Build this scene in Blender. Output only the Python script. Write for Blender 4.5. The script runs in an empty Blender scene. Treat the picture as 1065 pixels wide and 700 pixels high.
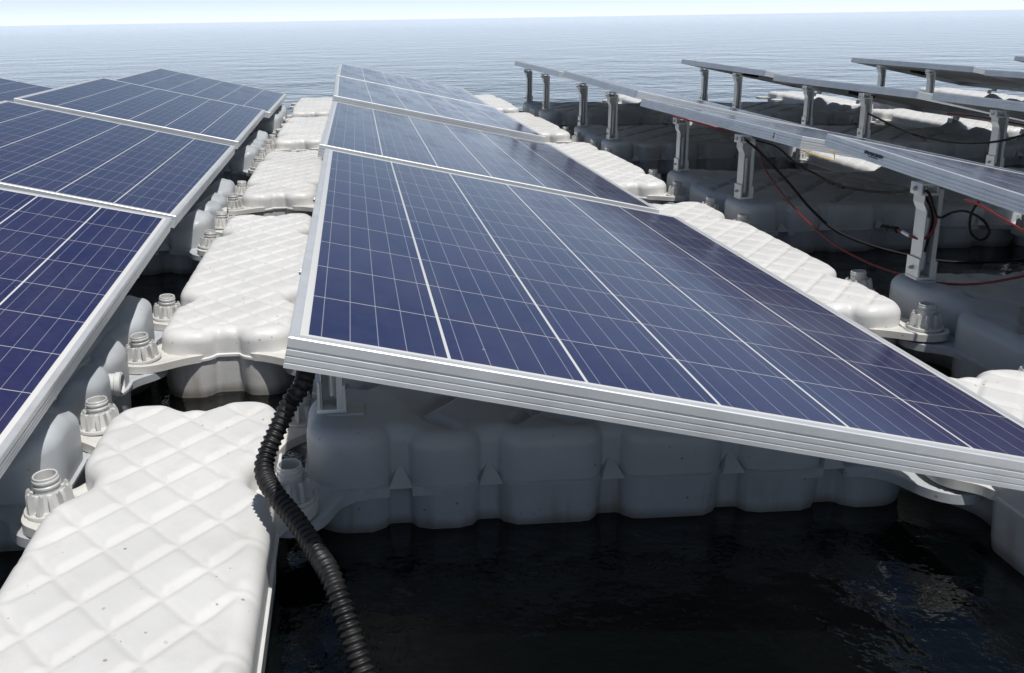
import bpy, bmesh, math, random
import numpy as np
from mathutils import Matrix, Vector
random.seed(4)
SC = bpy.context.scene
COL = SC.collection

# ---------------------------------------------------------------- camera
CAMZ = 0.80                                  # metres above the water
pit, yaw, rol = 0.26981513, 0.07052230, -0.01624241
fwd = Vector((math.sin(yaw)*math.cos(pit), math.cos(yaw)*math.cos(pit), -math.sin(pit)))
r0 = Vector((math.cos(yaw), -math.sin(yaw), 0)); u0 = r0.cross(fwd)
rt = r0*math.cos(rol) + u0*math.sin(rol); up = rt.cross(fwd)
cd = bpy.data.cameras.new('camera'); cam = bpy.data.objects.new('camera', cd); COL.objects.link(cam)
cam.matrix_world = Matrix(((rt.x, up.x, -fwd.x, 0), (rt.y, up.y, -fwd.y, 0), (rt.z, up.z, -fwd.z, CAMZ), (0, 0, 0, 1)))
cd.sensor_fit = 'HORIZONTAL'; cd.sensor_width = 36; cd.lens = 1014.81/1065*36
cd.shift_x = (532.5-440)/1065; cd.shift_y = -(350-300)/1065
cd.clip_start = 0.02; cd.clip_end = 5000
SC.camera = cam

# ---------------------------------------------------------------- sky, sun, exposure
SUN = Vector((0.135, -0.34, 0.93)).normalized()
W = bpy.data.worlds.new("World"); SC.world = W; W.use_nodes = True
nt = W.node_tree; bg = nt.nodes['Background']
sky = nt.nodes.new('ShaderNodeTexSky'); sky.sky_type = 'NISHITA'; sky.sun_disc = False
sky.sun_elevation = math.asin(SUN.z); sky.sun_rotation = math.atan2(SUN.x, SUN.y)
sky.dust_density = 1.5; sky.air_density = 1.0; sky.ozone_density = 3.0; sky.altitude = 0
bg.inputs[1].default_value = 0.058
# a hot hazy day: the clear sky pales to milky white towards the horizon
_tc = nt.nodes.new('ShaderNodeTexCoord'); _sx = nt.nodes.new('ShaderNodeSeparateXYZ'); nt.links.new(_tc.outputs['Generated'], _sx.inputs[0])
_mx = nt.nodes.new('ShaderNodeMath'); _mx.operation = 'MAXIMUM'; _mx.inputs[1].default_value = 0.; nt.links.new(_sx.outputs[2], _mx.inputs[0])
_ml = nt.nodes.new('ShaderNodeMath'); _ml.operation = 'MULTIPLY'; _ml.inputs[1].default_value = -8.5; nt.links.new(_mx.outputs[0], _ml.inputs[0])
_ex = nt.nodes.new('ShaderNodeMath'); _ex.operation = 'EXPONENT'; nt.links.new(_ml.outputs[0], _ex.inputs[0])
_hz = nt.nodes.new('ShaderNodeMix'); _hz.data_type = 'RGBA'; _hz.blend_type = 'ADD'; _hz.inputs[7].default_value = (6.4, 9.2, 13.6, 1)
nt.links.new(_ex.outputs[0], _hz.inputs[0]); nt.links.new(sky.outputs[0], _hz.inputs[6]); 
_m2 = nt.nodes.new('ShaderNodeMath'); _m2.operation = 'MULTIPLY'; _m2.inputs[1].default_value = -22.; nt.links.new(_mx.outputs[0], _m2.inputs[0])
_e2 = nt.nodes.new('ShaderNodeMath'); _e2.operation = 'EXPONENT'; nt.links.new(_m2.outputs[0], _e2.inputs[0])
_h2 = nt.nodes.new('ShaderNodeMix'); _h2.data_type = 'RGBA'; _h2.blend_type = 'ADD'; _h2.inputs[7].default_value = (15., 15.5, 16., 1)
nt.links.new(_e2.outputs[0], _h2.inputs[0]); nt.links.new(_hz.outputs[2], _h2.inputs[6]); nt.links.new(_h2.outputs[2], bg.inputs[0])
sd = bpy.data.lights.new('sun', 'SUN'); sd.energy = 5.0; sd.angle = math.radians(0.55); sd.color = (1, .98, .945)
so = bpy.data.objects.new('sun', sd); COL.objects.link(so)
so.rotation_euler = (-SUN).to_track_quat('-Z', 'Y').to_euler(); so.location = (0, 0, 20)
SC.view_settings.view_transform = 'Standard'; SC.view_settings.look = 'None'
SC.view_settings.exposure = -0.45; SC.view_settings.gamma = 1

# ---------------------------------------------------------------- materials
def mat(name, col, rough=.5, metal=0., spec=.5):
    m = bpy.data.materials.new(name); m.use_nodes = True
    b = m.node_tree.nodes['Principled BSDF']
    b.inputs['Base Color'].default_value = (*col, 1); b.inputs['Roughness'].default_value = rough
    b.inputs['Metallic'].default_value = metal; b.inputs['Specular IOR Level'].default_value = spec
    return m, m.node_tree, b
class NG:
    """tiny node helper"""
    def __init__(s, t): s.t = t
    def n(s, kind, **kw):
        x = s.t.nodes.new(kind)
        for k, v in kw.items(): setattr(x, k, v)
        return x
    def l(s, a, b): s.t.links.new(a, b)
    def m(s, op, a, b=None, c=None):
        x = s.n('ShaderNodeMath', operation=op)
        for i, v in enumerate((a, b, c)):
            if v is None: continue
            if isinstance(v, (int, float)): x.inputs[i].default_value = v
            else: s.l(v, x.inputs[i])
        return x.outputs[0]
    def mix(s, f, a, b, mode='MIX'):
        x = s.n('ShaderNodeMix', data_type='RGBA', blend_type=mode)
        if isinstance(f, (int, float)): x.inputs[0].default_value = f
        else: s.l(f, x.inputs[0])
        for i, v in ((6, a), (7, b)):
            if isinstance(v, tuple): x.inputs[i].default_value = (*v, 1)
            else: s.l(v, x.inputs[i])
        return x.outputs[2]
    def noise(s, vec, sc, det=3, rough=.55):
        x = s.n('ShaderNodeTexNoise'); x.inputs['Scale'].default_value = sc
        x.inputs['Detail'].default_value = det; x.inputs['Roughness'].default_value = rough
        s.l(vec, x.inputs['Vector']); return x.outputs['Fac']
    def ramp(s, f, a, b):
        x = s.n('ShaderNodeMapRange'); x.inputs['From Min'].default_value = a; x.inputs['From Max'].default_value = b
        s.l(f, x.inputs['Value']); return x.outputs['Result']

def plastic(name, col, rough=.42, stain=True):
    m, t, b = mat(name, col, rough)
    g = NG(t); tc = g.n('ShaderNodeTexCoord'); oi = g.n('ShaderNodeObjectInfo')
    v = g.n('ShaderNodeVectorMath', operation='ADD'); g.l(tc.outputs['Object'], v.inputs[0])
    rv = g.n('ShaderNodeCombineXYZ'); rr = g.m('MULTIPLY', oi.outputs['Random'], 37.0)
    g.l(rr, rv.inputs[0]); g.l(rr, rv.inputs[1]); g.l(rv.outputs[0], v.inputs[1]); P = v.outputs[0]
    dark = tuple(c*.86 for c in col)
    c = g.mix(g.ramp(g.noise(P, 5, 4), .35, .75), col, dark)
    c = g.mix(g.m('MULTIPLY', g.ramp(g.noise(P, 26, 4, .65), .56, .72), .35), c, (col[0]*.80, col[1]*.76, col[2]*.66))
    c = g.mix(g.m('MULTIPLY', oi.outputs['Random'], .16), c, (col[0]*.62, col[1]*.60, col[2]*.56))
    c = g.mix(g.m('MULTIPLY', g.ramp(g.noise(P, 3.1, 5, .7), .52, .70), .22), c, (.42, .37, .29))
    # dark specks and bird dirt
    vo = g.n('ShaderNodeTexVoronoi'); vo.inputs['Scale'].default_value = 42; g.l(P, vo.inputs['Vector'])
    sp = g.m('MULTIPLY', g.m('LESS_THAN', vo.outputs['Distance'], .10), g.ramp(g.noise(P, 9, 2), .46, .56))
    c = g.mix(g.m('MULTIPLY', sp, .7), c, (.22, .17, .11))
    if stain:   # rusty water marks that run down the walls and a scum line by the water
        sx = g.n('ShaderNodeSeparateXYZ'); g.l(tc.outputs['Object'], sx.inputs[0])
        mp = g.n('ShaderNodeMapping'); mp.inputs['Scale'].default_value = (1, 1, .12); g.l(P, mp.inputs[0])
        low = g.ramp(sx.outputs[2], .10, .01)
        f = g.m('MULTIPLY', low, g.ramp(g.noise(mp.outputs[0], 16, 4, .7), .50, .72))
        c = g.mix(g.m('MULTIPLY', f, .75), c, (.27, .19, .10))
        line = g.ramp(g.m('ADD', sx.outputs[2], g.m('MULTIPLY', g.noise(P, 12, 3), .02)), .034, .016)
        c = g.mix(g.m('MULTIPLY', line, .6), c, (.13, .11, .07))
    g.l(c, b.inputs['Base Color'])
    g.l(g.m('ADD', g.m('MULTIPLY', g.noise(P, 14, 4), .25), rough-.12), b.inputs['Roughness'])
    bp = g.n('ShaderNodeBump'); bp.inputs['Strength'].default_value = .25; bp.inputs['Distance'].default_value = .002
    g.l(g.noise(P, 45, 4), bp.inputs['Height']); g.l(bp.outputs[0], b.inputs['Normal'])
    return m
M_WHITE = plastic('white_float_plastic', (.80, .795, .78))
M_GREY = plastic('pale_grey_float_plastic', (.52, .55, .575), .40)
M_CAP = plastic('cap_plastic', (.66, .66, .645), .40, False)
M_TAB = plastic('flange_plastic', (.74, .725, .69), .42, False)

def metal(name, col, rough, brushed=(1, 60, 1), met=.75):
    m, t, b = mat(name, col, rough, met)
    g = NG(t); tc = g.n('ShaderNodeTexCoord'); mp = g.n('ShaderNodeMapping'); mp.inputs['Scale'].default_value = brushed
    g.l(tc.outputs['Object'], mp.inputs[0])
    n = g.noise(mp.outputs[0], 6, 4, .7)
    g.l(g.mix(g.ramp(n, .3, .8), col, tuple(c*.82 for c in col)), b.inputs['Base Color'])
    g.l(g.m('ADD', g.m('MULTIPLY', g.noise(tc.outputs['Object'], 30, 3), .2), rough-.1), b.inputs['Roughness'])
    return m
M_FRAME = metal('anodised_aluminium', (.82, .84, .85), .42, (2, 2, 2), .4)
M_POST = metal('galvanised_post', (.78, .80, .79), .42, (40, 40, 2), .25)
M_BOLT = metal('bolt_steel', (.42, .42, .41), .5, (30, 30, 30), .6)
M_BACK, _, _ = mat('backsheet_white', (.72, .72, .70), .6)
M_BLACK, _, _ = mat('black_rubber', (.010, .010, .011), .65, 0., .3)
M_HOSE, _t, _b = mat('black_corrugated_hose', (.010, .010, .011), .28)
_g = NG(_t); _c = _g.n('ShaderNodeTexCoord'); _n = _g.noise(_c.outputs['Object'], 22, 4, .7)
_g.l(_g.mix(_g.ramp(_n, .45, .8), (.008, .008, .009), (.026, .025, .023)), _b.inputs['Base Color']); _g.l(_g.ramp(_n, -.1, 1.2), _b.inputs['Roughness'])
M_RED, _, _ = mat('red_cable', (.20, .018, .022), .5)
M_SLEEVE, _, _ = mat('white_sleeve', (.8, .8, .8), .5)
M_YELLOW, _, _ = mat('yellow_wire', (.62, .42, .04), .5)
M_INK, _, _ = mat('label_ink', (.03, .03, .035), .5)
M_STICK, _, _ = mat('label_paper', (.80, .80, .78), .6)

CW, CH = .160, .1585          # pitch of the solar cells
def cell_mat():
    m, t, b = mat('solar_cells_under_glass', (.02, .02, .08), .13)
    g = NG(t); tc = g.n('ShaderNodeTexCoord'); s = g.n('ShaderNodeSeparateXYZ'); g.l(tc.outputs['Object'], s.inputs[0])
    x, y = s.outputs[0], s.outputs[1]
    oi = g.n('ShaderNodeObjectInfo')
    cx, cy = g.m('DIVIDE', x, CW), g.m('DIVIDE', y, CH)
    fx, fy = g.m('FRACT', cx), g.m('FRACT', cy)
    ex = g.m('MULTIPLY', g.m('SUBTRACT', .5, g.m('ABSOLUTE', g.m('SUBTRACT', fx, .5))), CW)
    ey = g.m('MULTIPLY', g.m('SUBTRACT', .5, g.m('ABSOLUTE', g.m('SUBTRACT', fy, .5))), CH)
    col_gap = g.m('LESS_THAN', ex, .0019); row_gap = g.m('LESS_THAN', ey, .0010)
    fb = g.m('FRACT', g.m('MULTIPLY', fx, 5.0))
    bus = g.m('LESS_THAN', g.m('ABSOLUTE', g.m('SUBTRACT', fb, .5)), .016)
    out = g.m('MAXIMUM', g.m('MAXIMUM', g.m('LESS_THAN', x, 0.), g.m('GREATER_THAN', x, 6*CW)),
              g.m('MAXIMUM', g.m('LESS_THAN', y, 0.), g.m('GREATER_THAN', y, 10*CH)))
    cid = g.n('ShaderNodeCombineXYZ')
    g.l(g.m('FLOOR', cx), cid.inputs[0]); g.l(g.m('FLOOR', cy), cid.inputs[1]); g.l(g.m('MULTIPLY', oi.outputs['Random'], 50.), cid.inputs[2])
    wn = g.n('ShaderNodeTexWhiteNoise', noise_dimensions='3D'); g.l(cid.outputs[0], wn.inputs[0])
    c = g.mix(wn.outputs['Value'], (.006, .012, .075), (.014, .016, .092))
    vo = g.n('ShaderNodeTexVoronoi'); vo.inputs['Scale'].default_value = 80; g.l(tc.outputs['Object'], vo.inputs['Vector'])
    bw = g.n('ShaderNodeRGBToBW'); g.l(vo.outputs['Color'], bw.inputs[0])
    c = g.mix(g.m('MULTIPLY', bw.outputs[0], .75), c, (.018, .028, .115))
    # purple tint in soft patches inside the cells
    c = g.mix(g.m('MULTIPLY', g.ramp(g.noise(tc.outputs['Object'], 9, 3), .45, .75), .35), c, (.034, .018, .090))
    c = g.mix(bus, c, (.30, .31, .38))
    c = g.mix(row_gap, c, (.56, .55, .55))
    c = g.mix(col_gap, c, (.80, .79, .76))
    c = g.mix(out, c, (.83, .82, .79))
    # thin dust and a few dried spots
    mp = g.n('ShaderNodeMapping'); mp.inputs['Scale'].default_value = (2.2, .8, 1); g.l(tc.outputs['Object'], mp.inputs[0])
    d = g.ramp(g.noise(mp.outputs[0], 3, 6, .65), .38, .8)
    c = g.mix(g.m('MULTIPLY_ADD', d, .06, .022), c, (.50, .46, .42))
    v2 = g.n('ShaderNodeTexVoronoi'); v2.inputs['Scale'].default_value = 14; g.l(tc.outputs['Object'], v2.inputs['Vector'])
    bw2 = g.n('ShaderNodeRGBToBW'); g.l(v2.outputs['Color'], bw2.inputs[0])
    spot = g.m('MULTIPLY', g.m('LESS_THAN', g.m('ADD', v2.outputs['Distance'], g.m('MULTIPLY', g.noise(tc.outputs['Object'], 160, 2), .05)), .055), g.m('GREATER_THAN', bw2.outputs[0], .66))
    c = g.mix(g.m('MULTIPLY', spot, .6), c, (.62, .58, .50))
    g.l(c, b.inputs['Base Color'])
    g.l(g.m('MULTIPLY_ADD', d, .14, .10), b.inputs['Roughness'])
    b.inputs['Sheen Weight'].default_value = .3; b.inputs['Sheen Roughness'].default_value = .25; b.inputs['Sheen Tint'].default_value = (.9, .86, .82, 1)
    return m
M_CELL = cell_mat()

def water_mat():
    m, t, b = mat('dark_water', (.001, .0018, .0018), .03)
    g = NG(t); tc = g.n('ShaderNodeTexCoord')
    bp = g.n('ShaderNodeBump'); bp.inputs['Strength'].default_value = .45; bp.inputs['Distance'].default_value = .03
    h = g.m('ADD', g.noise(tc.outputs['Object'], 5., 5), g.m('MULTIPLY', g.noise(tc.outputs['Object'], .7, 3), 2.5))
    g.l(h, bp.inputs['Height']); g.l(bp.outputs[0], b.inputs['Normal'])
    return m
M_WATER = water_mat()

# ---------------------------------------------------------------- mesh helpers
def link_mesh(name, V, F, m, parent=None, smooth=35, mw=None):
    me = bpy.data.meshes.new(name); me.from_pydata([tuple(v) for v in V], [], [tuple(int(i) for i in f) for f in F]); me.validate()
    bm = bmesh.new(); bm.from_mesh(me); bmesh.ops.recalc_face_normals(bm, faces=bm.faces); bm.to_mesh(me); bm.free()
    me.materials.append(m)
    if smooth:
        me.shade_smooth(); me.set_sharp_from_angle(angle=math.radians(smooth))
    o = bpy.data.objects.new(name, me); COL.objects.link(o)
    if parent: o.parent = parent
    return o
class MB:
    def __init__(s): s.V = []; s.F = []
    def add(s, V, F):
        n = len(s.V); s.V += [tuple(v) for v in V]; s.F += [tuple(i+n for i in f) for f in F]; return s
    def box(s, a, b, M=None, bev=0.):
        bm = bmesh.new(); bmesh.ops.create_cube(bm, size=1)
        for v in bm.verts: v.co = Vector([(a[i]+b[i])/2 + v.co[i]*(b[i]-a[i]) for i in range(3)])
        if bev: bmesh.ops.bevel(bm, geom=list(bm.edges), offset=bev, segments=2, affect='EDGES', profile=.5)
        if M is not None: bmesh.ops.transform(bm, matrix=M, verts=bm.verts)
        bm.verts.ensure_lookup_table()
        s.add([tuple(v.co) for v in bm.verts], [tuple(v.index for v in f.verts) for f in bm.faces]); bm.free(); return s
    def lathe(s, prof, n=28, M=None, closed=False):
        V = []; F = []
        for r, z in prof:
            for i in range(n):
                a = 2*math.pi*i/n; V.append(Vector((r*math.cos(a), r*math.sin(a), z)))
        k = len(prof)
        for j in range(k if closed else k-1):
            for i in range(n):
                i2 = (i+1) % n; j2 = (j+1) % k
                F.append((j*n+i, j*n+i2, j2*n+i2, j2*n+i))
        if M is not None: V = [M @ v for v in V]
        return s.add(V, F)
    def prism(s, pts, axis, a, b, M=None):
        """polygon extruded along an axis (0,1,2)"""
        V = []; n = len(pts)
        for c in (a, b):
            for p in pts:
                v = list(p); v.insert(axis, c); V.append(Vector(v))
        F = [tuple(range(n)), tuple(range(2*n-1, n-1, -1))] + [(i, (i+1) % n, n+(i+1) % n, n+i) for i in range(n)]
        if M is not None: V = [M @ v for v in V]
        return s.add(V, F)
    def tube(s, pts, r, n=10, radf=None, cap=True):
        P = [Vector(p) for p in pts]; V = []; F = []
        prev = None
        for k, p in enumerate(P):
            t = (P[min(k+1, len(P)-1)] - P[max(k-1, 0)]).normalized()
            if prev is None: a = t.orthogonal().normalized()
            else: a = (prev - t*prev.dot(t)).normalized()
            prev = a; b = t.cross(a); rr = radf(k) if radf else r
            for i in range(n):
                w = 2*math.pi*i/n; V.append(p + a*rr*math.cos(w) + b*rr*math.sin(w))
        for k in range(len(P)-1):
            for i in range(n): F.append((k*n+i, k*n+(i+1) % n, (k+1)*n+(i+1) % n, (k+1)*n+i))
        if cap: F += [tuple(range(n)), tuple(range(len(V)-1, len(V)-n-1, -1))]
        return s.add(V, F)
    def out(s, name, m, parent=None, smooth=35): return link_mesh(name, s.V, s.F, m, parent, smooth)
def spline(pts, step=.008):
    P = [Vector(p) for p in pts]; P = [2*P[0]-P[1]] + P + [2*P[-1]-P[-2]]; out = []
    for i in range(1, len(P)-2):
        a, b, c, d = P[i-1:i+3]; n = max(2, int((c-b).length/step))
        for k in range(n):
            t = k/n
            out.append(.5*((2*b) + (c-a)*t + (2*a-5*b+4*c-d)*t*t + (3*b-a-3*c+d)*t**3))
    out.append(P[-2]); return out
def tag(o, label, cat, group=None, kind=None):
    if label: o['label'] = label
    if cat: o['category'] = cat
    if group: o['group'] = group
    if kind: o['kind'] = kind
    return o
def empty(name, loc=(0, 0, 0)):
    o = bpy.data.objects.new(name, None); o.empty_display_size = .05; COL.objects.link(o); o.location = loc; return o
def kids(o): return [c for c in bpy.data.objects if c.parent == o]
KID = {}
def register(root):
    def rec(o): return [(c, rec(c)) for c in kids(o)]
    KID[root.name] = rec(root)
def dup(root):
    def rec(o, tree, par):
        c = o.copy(); COL.objects.link(c)
        if par: c.parent = par
        for ch, sub in tree: rec(ch, sub, c)
        return c
    return rec(root, KID[root.name], None)

# sheets cut from a grid along a signed-distance outline
def sheet(sdf, bb, h):
    x = np.arange(bb[0]-2*h, bb[1]+2*h, h); y = np.arange(bb[2]-2*h, bb[3]+2*h, h)
    X, Y = np.meshgrid(x, y); d = sdf(X, Y); e = 1e-4
    gx = (sdf(X+e, Y)-sdf(X-e, Y))/(2*e); gy = (sdf(X, Y+e)-sdf(X, Y-e))/(2*e)
    gl = np.maximum(np.hypot(gx, gy), .3); near = np.abs(d) < .62*h
    for _ in range(2):
        Xn = np.where(near, X - d*gx/gl**2, X); Yn = np.where(near, Y - d*gy/gl**2, Y); X, Y = Xn, Yn
        d2 = sdf(X, Y); d = np.where(near, d2, d)
    ok = near | (d < 0); core = ~near & ok
    ny, nx = X.shape; idx = np.arange(nx*ny).reshape(ny, nx); F = []
    for j in range(ny-1):
        for i in range(nx-1):
            q = [(j, i), (j, i+1), (j+1, i+1), (j+1, i)]; k = [p for p in q if ok[p]]
            if len(k) < 3: continue
            if not any(core[p] for p in k):
                # all on the outline: keep only when its centre is inside
                cx = sum(X[p] for p in k)/len(k); cy = sum(Y[p] for p in k)/len(k)
                if sdf(np.array(cx), np.array(cy)) > -.12*h: continue
            F.append(tuple(idx[p] for p in k))
    used = sorted({i for f in F for i in f}); mp = {u: i for i, u in enumerate(used)}
    F = [tuple(mp[i] for i in f) for f in F]
    V = np.stack([X.ravel()[used], Y.ravel()[used]], -1)
    cnt = {}
    for f in F:
        for a, b in zip(f, f[1:]+f[:1]): cnt[(a, b)] = 1
    nxt = {a: b for (a, b) in cnt if (b, a) not in cnt}
    loops = []
    while nxt:
        a = next(iter(nxt)); lp = []
        while a in nxt: lp.append(a); a = nxt.pop(a)
        if len(lp) > 8: loops.append(lp)
    return V, F, loops
def gradn(sdf, p):
    e = 2e-3; gx = sdf(p[:, 0]+e, p[:, 1])-sdf(p[:, 0]-e, p[:, 1]); gy = sdf(p[:, 0], p[:, 1]+e)-sdf(p[:, 0], p[:, 1]-e)
    g = np.stack([gx, gy], -1); return g/np.maximum(np.linalg.norm(g, axis=1, keepdims=True), 1e-9)
def rbox(X, Y, hx, hy, r):
    qx = np.abs(X)-hx+r; qy = np.abs(Y)-hy+r
    return np.hypot(np.maximum(qx, 0), np.maximum(qy, 0)) + np.minimum(np.maximum(qx, qy), 0) - r
def circ(X, Y, cx, cy, r): return np.hypot(X-cx, Y-cy)-r
def smin(a, b, k): h = np.clip(.5+.5*(b-a)/k, 0, 1); return b*(1-h)+a*h-k*h*(1-h)
def smax(a, b, k): return -smin(-a, -b, k)

def shell(name, sdf, bb, h, r, top, zf, levels, m, parent):
    """blow-moulded body: quilted top sheet, rounded shoulder, wall that runs down through `levels` [(outset, z)...]"""
    V2, F, loops = sheet(lambda X, Y: sdf(X, Y)+r, bb, h)
    dep = -(sdf(V2[:, 0], V2[:, 1])+r)
    Z = top + zf(V2[:, 0], V2[:, 1], dep)
    V = [(*p, z) for p, z in zip(V2, Z)]; F = list(F)
    for lp in loops:
        P = V2[lp]; N = gradn(sdf, P); zb = Z[lp]; n = len(lp); prev = list(lp)
        rings = [(r*math.sin(a), None, r*(1-math.cos(a))) for a in (math.pi/2*k/7 for k in range(1, 8))]
        rings += [(r+o, z, None) for o, z in levels]
        for o, z, dz in rings:
            base = len(V)
            for k in range(n): V.append((P[k, 0]+N[k, 0]*o, P[k, 1]+N[k, 1]*o, (zb[k]-dz) if z is None else z))
            cur = list(range(base, base+n))
            for k in range(n): F.append((prev[k], cur[k], cur[(k+1) % n], prev[(k+1) % n]))
            prev = cur
        F.append(tuple(prev))
    return link_mesh(name, V, F, m, parent, 50)
def plate(name, sdf, bb, h, zt, th, m, parent, rimh=.003, rib=None):
    """flat moulded flange with a raised rim"""
    V2, F, loops = sheet(sdf, bb, h); dep = -sdf(V2[:, 0], V2[:, 1])
    Z = zt + rimh*np.clip(1-np.abs(dep-.006)/.004, 0, 1)
    if rib is not None: Z = Z + rib(V2[:, 0], V2[:, 1])
    V = [(*p, z) for p, z in zip(V2, Z)]; n0 = len(V)
    F2 = list(F)
    V += [(*p, zt-th) for p in V2]; F2 += [tuple(i+n0 for i in f[::-1]) for f in F]
    for lp in loops:
        n = len(lp)
        for k in range(n): F2.append((lp[k], lp[(k+1) % n], lp[(k+1) % n]+n0, lp[k]+n0))
    return link_mesh(name, V, F2, m, parent, 40)
def quilt(X, Y, px, py, w, depth):
    """two families of diagonal V grooves between flat lozenges"""
    L = 1/math.hypot(1/px, 1/py)
    a = X/px+Y/py; b = X/px-Y/py
    da = np.abs(a/2-np.round(a/2))*2*L; db = np.abs(b/2-np.round(b/2))*2*L
    ga = np.clip(1-da/w, 0, 1); gb = np.clip(1-db/w, 0, 1)
    return -depth*np.maximum(ga, gb)

# ---------------------------------------------------------------- the setting: water
bm = bmesh.new(); bmesh.ops.create_grid(bm, x_segments=8, y_segments=8, size=2500)
me = bpy.data.meshes.new('water'); bm.to_mesh(me); bm.free(); me.materials.append(M_WATER)
water = bpy.data.objects.new('water', me); COL.objects.link(water); water['kind'] = 'structure'

# ---------------------------------------------------------------- layout constants
CP, RP = 1.40, 1.75              # pitch between columns of panels, and along a column
WX, WY = -.2875, .97             # first walkway float
PX, PY = .405, 1.845             # first carrying float
CAPX = .1775; CAPY = (-.69, -.385, .385, .69)

# ---------------------------------------------------------------- walkway float
def build_walkway():
    root = empty('walkway_float')
    def body(X, Y):
        d = smin(rbox(X, Y, .1475, .68, .06), rbox(X, Y, .160, .345, .05), .02)
        for s in (-1, 1):
            for c in (-.385, .385): d = smax(d, -circ(X, Y, s*.190, c, .074), .012)
            d = smax(d, -rbox(X, Y-s*.69, .030, .040, .012), .010)
        return d
    def zf(X, Y, dep):
        f = np.clip((dep+.012)/.03, 0, 1)
        return quilt(X, Y, .047, .060, .0110, .0062)*f
    shell('float_body', body, (-.16, .16, -.70, .70), .0040, .026, .152, zf,
          [(0, .094), (.004, .092), (.004, .087), (0, .085), (-.004, .02), (-.012, -.03), (-.04, -.22)], M_WHITE, root)
    # corner flanges that sweep from the ends and the notches out to the connecting pins
    def mk(sx, cy, end):
        def s(X, Y):
            c = circ(X, Y, sx*CAPX, cy, .050)
            b = body(X, Y)
            lim = rbox(X-sx*(.140 if end else .10), Y-cy, .095 if end else .12, .10 if not end else .14, .02)
            d = smax(smin(c, b, .11 if end else .07), lim, .02)
            return np.maximum(d, -(b+.03))
        rib = lambda X, Y: .0025*np.clip(1-np.abs(np.abs(Y-cy-(X-sx*CAPX)*.5*(-sx))-.012)/.003, 0, 1)*(np.hypot(X-sx*CAPX, Y-cy) > .045)
        return plate('pin_flange', s, (sx*CAPX-.20, sx*CAPX+.20, cy-.17, cy+.17), .0055, .101, .016, M_TAB, root, .003, rib)
    for sx in (-1, 1):
        for cy in CAPY: mk(sx, cy, abs(cy) > .5)
    return root

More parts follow.
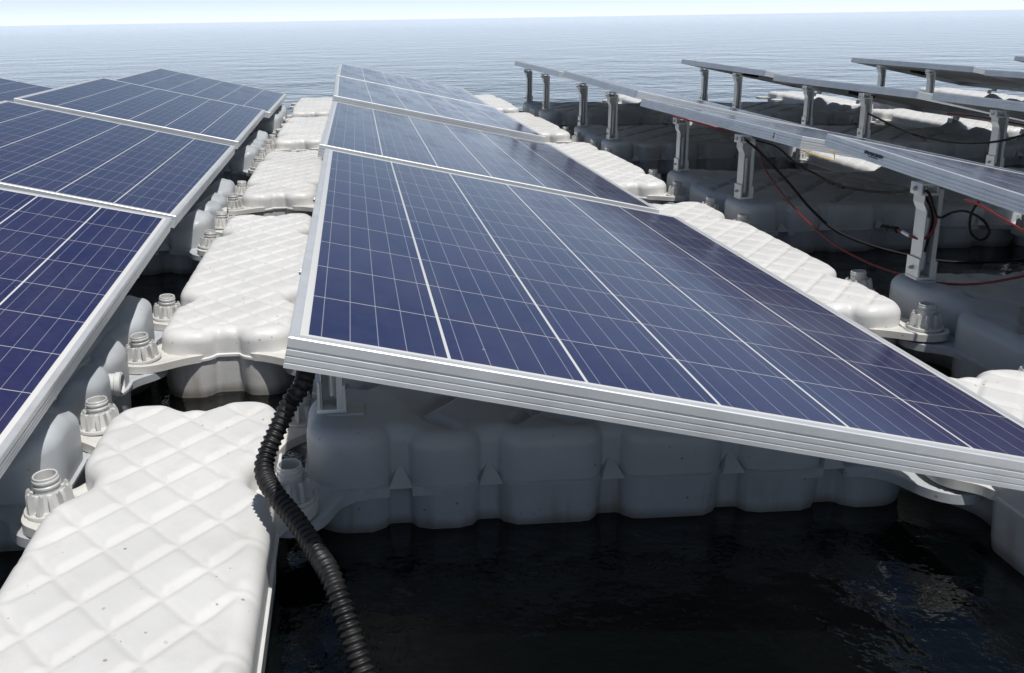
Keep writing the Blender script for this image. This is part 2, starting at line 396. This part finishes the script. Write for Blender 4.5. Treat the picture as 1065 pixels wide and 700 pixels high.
# ---------------------------------------------------------------- carrying float (under each panel)
HX, HY = .495, .43
def build_carrier():
    root = empty('carrying_float')
    capsL = [(-.515, c) for c in (-.49, -.185, .185, .49)]; capsR = [(.5275, c) for c in (-.49, -.185, .185, .49)]
    grooves = [(-.345, 1), (-.20, 1), (0., 1), (.20, 1), (.37, 1)]
    def body(X, Y):
        d = rbox(X-.0125, Y, HX+.0125, HY, .07)
        for cx, cy in capsL+capsR:
            if abs(cy) < .3: d = smax(d, -circ(X, Y, cx+(.012 if cx > 0 else 0), cy, .064), .02)
        d = smax(d, -circ(X, Y, HX+.036, 0, .03), .02)
        for gx, _ in grooves:
            for s in (-1, 1): d = smax(d, -rbox(X-gx, Y-s*(HY+.004), .017, .029, .005), .005)
        return d
    def zf(X, Y, dep):
        f = np.clip((dep)/.03, 0, 1)
        q = quilt(X+.31, Y+.33, .0975, .115, .016, .017)
        # no quilting on the post lobes and on the humps of the low side
        lobe = np.zeros_like(X)
        for c in (-.33, .33): lobe = np.maximum(lobe, np.clip((.125-np.hypot((X+.43)*.9, Y-c))/.03, 0, 1))
        flat = np.maximum(lobe, np.clip((X-.36)/.04, 0, 1))
        z = q*f*(1-flat) + .010*lobe - .045*np.clip((X-.02)/.40, 0, 1)**1.3*np.clip((.47-X)/.07, 0, 1)
        for c, w, hgt in ((-.325, .088, .054), (.325, .088, .054), (-.090, .068, .034), (.090, .068, .034)):
            a = np.clip((X-.20)/.24, 0, 1); a = a*a*(3-2*a)
            e = np.clip(1-(np.abs(Y-c)/w)**4.5, 0, 1)
            facet = np.clip(1.25-np.abs(Y-c-.02*np.sign(c))/w*1.0, 0, 1) if abs(c) > .2 else 1.
            z = z + (hgt-.025)*a*e*facet
        z = z - .018*np.clip((X-.47)/.05, 0, 1)
        return z
    shell('float_body', body, (-.53, .55, -.45, .45), .0062, .027, .166, zf,
          [(0, .083), (.006, .081), (.006, .076), (0, .074), (-.002, .02), (-.012, -.04), (-.04, -.2)], M_GREY, root)
    def mk(cx, cy):
        end = abs(cy) > .3
        def s(X, Y):
            c = circ(X, Y, cx, cy, .052); b = body(X, Y)
            lim = rbox(X-cx*.9, Y-cy, .20, .13, .02)
            d = smax(smin(c, b, .12 if end else .07), lim, .02)
            return np.maximum(d, -(b+.03))
        return plate('pin_flange', s, (cx-.28, cx+.28, cy-.17, cy+.17), .0065, .081, .016, M_GREY, root)
    for cx, cy in capsL+capsR: mk(cx, cy)
    # little moulded shelves where the wall grooves cross the seam
    for gx, _ in grooves:
        for s in (-1, 1):
            mb = MB(); y0 = s*(HY-.032); y1 = s*(HY-.001)
            mb.add([(gx-.021, y0, .079), (gx+.021, y0, .079), (gx+.019, y1, .079), (gx-.019, y1, .079), (gx, y0, .112), (gx, y0, .070)],
                   [(0, 3, 4), (3, 2, 4), (2, 1, 4), (0, 4, 1), (3, 2, 5), (0, 3, 5), (2, 1, 5), (0, 5, 1)])
            mb.out('groove_shelf', M_GREY, root, 20)
    # round side port on the low side
    mb = MB(); Mx = Matrix.Translation((.492, -.012, .118)) @ Matrix.Rotation(math.pi/2, 4, 'Y')
    mb.lathe([(.0001, -.02), (.021, -.02), (.021, .026), (.0235, .028), (.0235, .038), (.019, .040), (.016, .034), (.016, .012), (.0001, .012)], 28, Mx)
    port = mb.out('side_port', M_CAP, root)
    mb = MB()
    for k in range(3):
        mb.box((-.015, -.002, .012), (.015, .002, .034), Mx @ Matrix.Rotation(k*math.pi/3, 4, 'Z'))
    mb.out('port_spoke', M_CAP, port)
    # raised foot pads for the posts
    for c in (-.33, .33):
        mb = MB(); mb.box((-.462, c-.024, .150), (-.396, c+.024, .1815), None, .009); mb.out('foot_pad', M_GREY, root)
    return root

# ---------------------------------------------------------------- connecting pin cap
def build_cap():
    root = empty('pin_cap')
    mb = MB()
    mb.lathe([(.0180, .028), (.0205, .034), (.0205, .043), (.0222, .0445), (.0222, .0475), (.0205, .049), (.0205, .0525), (.0222, .054), (.0222, .057),
              (.0210, .0585), (.0210, .0625), (.0198, .064), (.0178, .063), (.0178, .028)], 32)
    mb.lathe([(.0001, .034), (.0178, .034)], 32)
    mb.out('threaded_neck', M_CAP, root)
    mb = MB(); mb.lathe([(.0270, .004), (.0245, .018), (.0225, .033), (.0215, .037), (.0200, .037)], 32)
    for k in range(10):
        M = Matrix.Rotation(2*math.pi*k/10+.2, 4, 'Z')
        mb.prism([(.021, .003), (.0385, .003), (.0390, .012), (.0375, .032), (.0345, .040), (.0310, .0415), (.0285, .036), (.0225, .034)], 1, -.0034, .0034, M)
    mb.out('finned_collar', M_CAP, root, 30)
    mb = MB(); mb.lathe([(.020, .0), (.0440, .0), (.0450, .003), (.0440, .0065), (.0400, .0070), (.0390, .0045), (.0330, .0045), (.0320, .0070), (.0250, .007)], 36)
    mb.out('base_ring', M_CAP, root)
    return root
def merge_copy(root, name):
    """the same shape as one mesh, for copies too small to show parts"""
    bm = bmesh.new()
    for c in kids(root): bm.from_mesh(c.data)
    me = bpy.data.meshes.new(name); bm.to_mesh(me); bm.free(); me.materials.append(M_CAP); me.shade_smooth(); me.set_sharp_from_angle(angle=.6)
    return me

# ---------------------------------------------------------------- solar panel (origin: near left corner of the cell field)
GX0, GX1, GY0, GY1 = -.019, 6*CW+.019, -.020, 10*CH+.020
FT = .036
def build_panel():
    root = empty('solar_panel')
    prof = [(.0115, 0), (.0012, 0), (0, -.0012), (0, -.0115), (.0016, -.0122), (.0016, -.0142), (0, -.0150), (0, -.0205), (.0012, -.0211), (.0012, -.0223), (0, -.0229),
            (0, -.0285), (.0010, -.0290), (.0010, -.0300), (0, -.0306), (0, -FT), (.030, -FT), (.030, -FT+.0016), (.0022, -FT+.0016), (.0022, -.0062), (.0115, -.0062)]
    V = []; F = []; k = len(prof)
    for i, z in prof:
        V += [(GX0+i, GY0+i, z), (GX1-i, GY0+i, z), (GX1-i, GY1-i, z), (GX0+i, GY1-i, z)]
    for j in range(k):
        for c in range(4): F.append((j*4+c, j*4+(c+1) % 4, ((j+1) % k)*4+(c+1) % 4, ((j+1) % k)*4+c))
    link_mesh('frame', V, F, M_FRAME, root, 0)
    i = .0022
    MB().box((GX0+i+.0002, GY0+i+.0002, -.0048), (GX1-i-.0002, GY1-i-.0002, -.0008)).out('glass', M_CELL, root, 0)
    g = bpy.data.objects[[c.name for c in kids(root) if c.name.startswith('glass')][0]]
    # the glass stops at the lip of the frame
    for v in g.data.vertices:
        v.co.x = min(max(v.co.x, GX0+.0117), GX1-.0117); v.co.y = min(max(v.co.y, GY0+.0117), GY1-.0117)
    MB().box((GX0+.0120, GY0+.0120, -.0080), (GX1-.0120, GY1-.0120, -.0052)).out('backsheet', M_BACK, root, 0)
    MB().box((.42, 1.36, -.026), (.54, 1.47, -.0083), None, .003).out('junction_box', M_BLACK, root)
    return root

# ---------------------------------------------------------------- post (origin at its foot; height H to the underside of the frame)
def build_post(H):
    root = empty('support_post')
    w, d, t = .015, .046, .0022
    # left flange with a joggle near the top
    pts = [(-w, 0), (-w, H*.70), (-w-.009, H*.78), (-w-.009, H-.012), (-w-.009+t, H-.012), (-w-.009+t, H*.78), (-w+t, H*.695), (-w+t, 0)]
    mb = MB(); mb.prism(pts, 1, -d/2, d/2)
    mb.box((-w+t, d/2-t, 0), (w+.004, d/2, H-.02))                 # back web
    mb.box((w+.004, -d/2, 0), (w+.004+t, d/2, H-.02))             # right flange
    mb.box((w-.004, -d/2, 0), (w+.0038, -d/2+t, H-.02))           # return lip
    mb.out('channel', M_POST, root, 0)
    mb = MB(); mb.tube([(.004, .002, .02), (.004, .002, H*.62)], .0075, 14); mb.out('inner_rod', M_FRAME, root)
    mb = MB(); mb.box((-.022, -.025, -.002), (.027, .025, .0045), None, .001); mb.box((-.020, -.0265, .0045), (-.0155, .0265, .052)); mb.box((.0215, -.0265, .0045), (.0255, .0265, .045))
    mb.out('foot_bracket', M_POST, root, 30)
    for z, x in ((.026, -.0215), (.034, .0262)):
        mb = MB(); mb.tube([(x-.004, 0, z), (x+.003, 0, z)], .0058, 6); mb.tube([(x-.008, 0, z), (x+.006, 0, z)], .0032, 10); mb.out('bolt', M_BOLT, root, 30)
    mb = MB(); mb.box((-.032, -.024, H-.034), (.012, .024, H-.028), None, .001); mb.box((-.034, -.024, H-.034), (-.030, .024, H-.004), None, .001)
    mb.box((-.030, -.022, H-.010), (.020, .022, H-.0045), None, .001); mb.box((.006, -.020, H-.028), (.011, .020, H-.010), None, .001)
    mb.out('top_clamp', M_POST, root, 30)
    mb = MB(); mb.tube([(-.041, 0, H-.019), (-.010, 0, H-.019)], .0035, 10); mb.tube([(-.038, 0, H-.019), (-.033, 0, H-.019)], .0065, 6); mb.out('bolt', M_BOLT, root, 30)
    return root
def build_clamp():
    root = empty('edge_clamp')
    mb = MB(); mb.box((-.012, -.012, .003), (-.002, .012, .0135)); mb.box((-.030, -.017, 0), (.006, .017, .003)); mb.box((.003, -.017, .0), (.006, .017, .022)); mb.box((-.030, -.017, -.020), (-.027, .017, 0))
    mb.out('angle_bracket', M_POST, root, 0)
    mb = MB(); mb.tube([(.0, 0, .012), (.016, 0, .012)], .0032, 10); mb.tube([(.006, 0, .012), (.011, 0, .012)], .0062, 6); mb.out('bolt', M_BOLT, root, 30)
    mb = MB(); mb.tube([(.009, .022, .004), (.009, .050, .004), (.009, .052, .016), (.009, .024, .016), (.009, .022, .004)], .0011, 6); mb.out('wire_clip', M_BOLT, root, 30)
    return root

# ---------------------------------------------------------------- words used in the labels
ORD = ['nearest', 'second', 'third', 'fourth', 'fifth']
COLN = {-3: 'outermost left panel column', -2: 'panel column beyond the left one', -1: 'left panel column', 0: 'central panel column', 1: 'panel column right of centre',
        2: 'second panel column right of centre', 3: 'third panel column right of centre', 4: 'outermost right panel column'}
WALN = {-3: 'outermost left walkway', -2: 'walkway beyond the left panels', -1: 'walkway far left', 0: 'walkway left of the central panels', 1: 'walkway right of the central panels', 2: 'second walkway right of centre',
        3: 'third walkway right of centre', 4: 'outermost right walkway', 5: 'last walkway at right'}
def px(p):
    v = Vector(p)-Vector((0, 0, CAMZ)); z = v.dot(fwd)
    if z < .15: return None
    return 440+1014.8*v.dot(rt)/z, 300-1014.8*v.dot(up)/z
def seen(pts, mx=90, my=60):
    q = [px(p) for p in pts]; q = [a for a in q if a]
    if not q: return False
    xs = [a[0] for a in q]; ys = [a[1] for a in q]
    return max(xs) > -mx and min(xs) < 1065+mx and max(ys) > -my and min(ys) < 700+my
NROW = 4
COLS = range(-3, 5)
def DX(c): return -.045 if c >= 2 else 0.   # the outer columns ride a little lower and closer in
def DZ(c): return -.030 if c >= 2 else 0.
def jit(a): return random.uniform(-a, a)

# ---------------------------------------------------------------- walkway floats and their caps
wk = build_walkway(); register(wk); first = True
cap0 = build_cap(); register(cap0); capfirst = True; capmesh = merge_copy(cap0, 'pin_cap')
for c in range(-3, 6):
    for k in range(0, NROW+1):
        x, y = WX+CP*c+DX(c), WY+RP*k
        if not seen([(x+a, y+b, .12) for a in (-.18, .18) for b in (-.7, 0, .7)]): continue
        o = wk if first else dup(wk); first = False
        j = (0 if k < 2 and c in (0, 1) else 1)
        o.location = (x+jit(.006)*j, y+jit(.008)*j, jit(.004)*j+DZ(c)); o.rotation_euler = (jit(.006)*j, jit(.01)*j, jit(.006)*j)
        wl = f"{ORD[k]} quilted white float in the {WALN[c]}"
        tag(o, wl, 'float', 'white walkway floats between the panel columns')
        if k == 4: continue
        for sx, sn in ((-1, 'left'), (1, 'right')):
            for n, cy in enumerate(CAPY):
                p = (x+sx*CAPX, y+cy, .103+DZ(c))
                if p[1] > 6.6 or (c in (-3, 5)) or not seen([p], 20, 10): continue
                if p[1] < 4.3:
                    q = cap0 if capfirst else dup(cap0); capfirst = False
                else:
                    q = bpy.data.objects.new('pin_cap', capmesh); COL.objects.link(q)
                q.location = p; q.rotation_euler = (jit(.07), jit(.07), jit(3)); q.scale = (.88, .88, .86+jit(.05))
                tag(q, f"threaded cap {['first', 'second', 'third', 'last'][n]} on {sn} side of {ORD[k]} float, {WALN[c]}", 'pin cap', 'threaded caps pinning the floats together')

# ---------------------------------------------------------------- carrying floats
cf = build_carrier(); register(cf); first = True
for c in COLS:
    for k in range(NROW):
        x, y = PX+CP*c+DX(c), PY+RP*k
        if not seen([(x+a, y+b, .12) for a in (-.5, .5) for b in (-.45, .45)]): continue
        o = cf if first else dup(cf); first = False
        o.location = (x, y, jit(.002)+DZ(c)); o.rotation_euler = (jit(.003), jit(.003), jit(.003))
        tag(o, f"pale grey float carrying the {ORD[k]} panel of the {COLN[c]}", 'float', 'grey carrying floats under the panels')

# ---------------------------------------------------------------- panels, their posts and low edge clamps
TILT = .2185
fits = {  # (column, row): x, y, z(above water) of the near left cell corner, tilt, pitch, yaw  (floating rows sit a little crooked)
    (0, 0): (-.0558, 1.0203, CAMZ-.3296, .2183, -.0026, -.0024),
    (0, 1): (-.0700, 2.7650, CAMZ-.3370, .2157, -.0060, -.0080),
    (-1, 0): (-.5045-.938, .9651, CAMZ-.5691+.2057, .2159, .048, -.0044),
    (-1, 1): (-.5257-.936, 2.8023, CAMZ-.5284+.2144, .2252, -.0016, .0048),
    (-1, 2): (-.5330-.938, 4.5500, CAMZ-.5250+.2090, .2200, .0, .004),
    (1, 0): (1.339, 1.0350, CAMZ-.3870, .2150, .036, 0.),
    (1, 1): (1.340, 2.8100, CAMZ-.3540, .1900, -.008, 0.),
}
pn = build_panel(); register(pn); first = True
po = build_post(.245); register(po); pfirst = True
cl = build_clamp(); register(cl); cfirst = True
PMAT = {}
for c in COLS:
    for k in range(NROW):
        X, Y = -.0558+CP*c+DX(c), 1.0203+RP*k
        if not seen([(X+a, Y+b, .4) for a in (0, .95) for b in (0, 1.6)], 30, 20): continue
        x, y, z, t, a, b = fits.get((c, k), (X+jit(.006), Y+jit(.012), CAMZ-.335+jit(.006)+DZ(c), TILT+jit(.006), jit(.008), jit(.006)))
        M = Matrix.Translation((x, y, z)) @ Matrix.Rotation(b, 4, 'Z') @ Matrix.Rotation(a, 4, 'X') @ Matrix.Rotation(t, 4, 'Y')
        o = pn if first else dup(pn); first = False
        o.matrix_basis = M; PMAT[(c, k)] = M
        tag(o, f"blue tilted solar panel, {ORD[k]} in the {COLN[c]}", 'solar panel', 'solar panels on the floats')
        o['_key'] = f'{c},{k}'
        for s, w in ((-.33, 'nearer'), (.33, 'farther')):
            # underside of the frame above this post
            px0, py0 = X+.006, PY+RP*k+s
            yy = py0-y; top = M @ Vector((px0-x, yy, -FT)); foot = .1825+DZ(c)
            q = po if pfirst else dup(po); pfirst = False
            q.location = (px0, py0, foot); q.scale = (1, 1, (top.z-foot)/.245)
            q.rotation_euler = (0, 0, jit(.04))
            tag(q, f"{w} post lifting the {ORD[k]} panel, {COLN[c]}", 'post', 'posts under the high panel edges')
            q = cl if cfirst else dup(cl); cfirst = False
            e = M @ Vector((GX1-.012, yy, -FT)); q.location = (e.x-.012, e.y, e.z-.016); q.scale = (1.2, 1.3, 1.2); q.rotation_euler = (0, t, 0)
            tag(q, f"{w} clamp under the low edge, {ORD[k]} panel, {COLN[c]}", 'clamp', 'clamps under the low panel edges')

# marks on the frames of two panels right of centre
def panel_of(c, k): return [o for o in bpy.data.objects if o.get('_key') == f'{c},{k}'][0]
p10 = panel_of(1, 1)
MB().box((GX0-.0008, .155, -.031), (GX0-.0001, .180, -.006)).out('label_sticker', M_STICK, p10, 0)
mb = MB()
for z0, z1 in ((-.013, -.010), (-.018, -.0155), (-.0255, -.0205)): mb.box((GX0-.0014, .160, z0), (GX0-.0009, .171, z1))
mb.out('sticker_print', M_INK, p10, 0)
p11 = panel_of(1, 0)
mb = MB(); rr = random.Random(2)
yv = 1.30
while yv < 1.385:
    wv = rr.uniform(.004, .010); mb.box((GX0-.0008, yv, -.020+rr.uniform(-.001, .001)), (GX0-.0001, yv+wv, -.0115+rr.uniform(-.0015, .001))); yv += wv+rr.uniform(.001, .003)
mb.box((GX0-.0008, 1.32, -.0245), (GX0-.0001, 1.365, -.0222))
mb.out('stamped_print', M_INK, p11, 0)
for o in list(bpy.data.objects):
    if '_key' in o.keys(): del o['_key']

# ---------------------------------------------------------------- corrugated hose
HP = [(-.070, 1.62, .395), (-.075, 1.48, .375)] + [(-0.0754, 1.3, 0.3222), (-0.0983, 1.27, 0.289), (-0.1173, 1.25, 0.2555), (-0.1307, 1.235, 0.2287), (-0.1326, 1.215, 0.2128), (-0.1196, 1.185, 0.2003), (-0.0999, 1.16, 0.1858), (-0.0805, 1.13, 0.1735), (-0.0592, 1.09, 0.1586), (-0.0378, 1.04, 0.1415)] + [(.01, .95, .02), (.05, .90, -.05)]
path = spline(HP, .0009)
L = 0; acc = [0]
for a, b in zip(path, path[1:]): L += (b-a).length; acc.append(L)
mb = MB(); mb.tube(path, .013, 20, lambda k: .0124+.0016*max(-.8, math.cos(2*math.pi*acc[k]/.0086))); tag(mb.out('corrugated_hose', M_HOSE, None, 60), 'black corrugated hose hanging from under the nearest central panel down to the water', 'hose')

# ---------------------------------------------------------------- cables around the posts right of centre
def cable(name, pts, r, m, label, cat='cable', group='cables under the panels right of centre'):
    mb = MB(); mb.tube(spline(pts, .01), r, 8); o = mb.out(name, m, None, 60); tag(o, label, cat, group); return o
cable('red_cable', [(1.1996, 3.6, 0.4339), (1.311, 3.45, 0.4044), (1.4121, 3.35, 0.3554), (1.3995, 3.2, 0.2831), (1.3601, 2.9, 0.2209), (1.3449, 2.62, 0.1735), (1.3483, 2.42, 0.1604), (1.3533, 2.24, 0.1677), (1.3706, 2.17, 0.171), (1.399, 2.12, 0.1775), (1.4215, 2.05, 0.1967), (1.4525, 1.97, 0.2325), (1.4884, 1.88, 0.2798)], .0030, M_RED,
      'long red cable sagging from the second panel past the tall post to the right')
cable('black_cable', [(1.342, 3.25, 0.3825), (1.3565, 3.15, 0.3494), (1.3878, 3.0, 0.2763), (1.4299, 2.9, 0.2006), (1.5009, 2.85, 0.1386), (1.6486, 2.8, 0.0874), (1.8361, 2.75, 0.0599), (2.1031, 2.7, 0.0779)], .0042, M_BLACK,
      'thick black cable dropping from the post clamp into the shade below')
cable('black_cable', [(1.3545, 3.2, 0.3881), (1.385, 3.1, 0.3773), (1.4077, 3.0, 0.3374), (1.4314, 2.9, 0.3152), (1.4318, 2.8, 0.3074), (1.4224, 2.7, 0.3098), (1.4128, 2.55, 0.3245), (1.3945, 2.4, 0.3481), (1.3502, 2.25, 0.3822)], .0030, M_BLACK,
      'black cable with an inline connector slung between two posts')
def connector(name, a, b, label):
    mb = MB(); d = b-a; n = 5
    mb.tube([a+d*t for t in (0, .08, .10, .40, .42, .58, .60, .9, .92, 1)], .006, 12, lambda k: (.0035, .005, .0075, .0075, .0055, .0055, .0078, .0078, .0045, .0035)[k])
    return tag(mb.out(name, M_BLACK, None, 40), label, 'connector', 'plug connectors on the panel cables')
connector('plug_connector', Vector((1.4235, 2.82, 0.3102)), Vector((1.4223, 2.7, 0.3112)), 'black plug connector joining the cable slung between two posts')
cable('black_cable', [(1.3368, 2.2, 0.391), (1.327, 2.14, 0.3924), (1.3426, 2.12, 0.3394), (1.3629, 2.1, 0.3539), (1.3638, 2.05, 0.3657), (1.3707, 2.0, 0.3558), (1.3763, 1.98, 0.332), (1.3521, 1.97, 0.3179), (1.3187, 1.96, 0.3402), (1.3086, 1.95, 0.3824), (1.3154, 1.94, 0.4088)], .0030, M_BLACK,
      'black cable looped in a ring right of the tall post')
cable('black_cable', [(1.337, 2.17, 0.3801), (1.3516, 2.165, 0.3531), (1.3604, 2.165, 0.3207), (1.3557, 2.165, 0.2837), (1.3509, 2.165, 0.2464)], .0026, M_BLACK, 'short black cable running down inside the tall post')
cable('red_cable', [(1.3353, 2.16, 0.3842), (1.3522, 2.15, 0.3514), (1.3587, 2.15, 0.3192), (1.3533, 2.155, 0.2929), (1.3423, 2.165, 0.2772), (1.3332, 2.19, 0.2766), (1.3317, 2.23, 0.2799), (1.3281, 2.25, 0.2829)], .0030, M_RED,
      'short red cable bent inside the tall post with a white sleeve')
mb = MB(); mb.tube([Vector((1.3308, 2.235, 0.2812)), Vector((1.3323, 2.205, 0.2769))], .0042, 12); tag(mb.out('cable_sleeve', M_SLEEVE), 'white sleeve on the red cable end left of the tall post', 'sleeve')
connector('plug_connector', Vector((1.3174, 2.31, 0.278)), Vector((1.3307, 2.25, 0.2816)), 'black plug on the red cable end left of the tall post')
cable('red_cable', [(1.2917, 1.95, 0.4118), (1.2891, 1.9, 0.4108), (1.2967, 1.84, 0.3962), (1.3079, 1.78, 0.3809), (1.3257, 1.68, 0.3612)], .0027, M_RED, 'red cable coming out under the frame at the far right')
cable('black_cable', [(2.1712, 4.0, 0.3861), (2.2336, 3.9, 0.3429), (2.3117, 3.85, 0.3072), (2.3634, 3.7, 0.2966), (2.4543, 3.6, 0.3064), (2.5033, 3.5, 0.3423), (2.5645, 3.4, 0.3974)], .0045, M_BLACK, 'black cable hanging behind the second right panel column near the top')
connector('plug_connector', Vector((2.2878, 3.86, 0.3165)), Vector((2.3277, 3.8, 0.3009)), 'black plug connector on the cable hanging near the top right')
cable('red_cable', [(2.7691, 4.4, 0.3361), (2.8689, 4.3, 0.3257), (2.9386, 4.1, 0.3098), (3.0666, 4.0, 0.2884)], .0035, M_RED, 'thin red cable high up behind the right panels')
mb = MB(); mb.tube([(1.328, 2.8, 0.4063), (1.3516, 2.78, 0.3984), (1.3809, 2.76, 0.3876), (1.4041, 2.75, 0.3814), (1.4042, 2.75, 0.3954), (1.4002, 2.75, 0.4067), (1.3903, 2.76, 0.4099)], .0016, 8)
tag(mb.out('wire_hook', M_YELLOW), 'bent yellow wire hook under the gap between two right panels', 'hook')
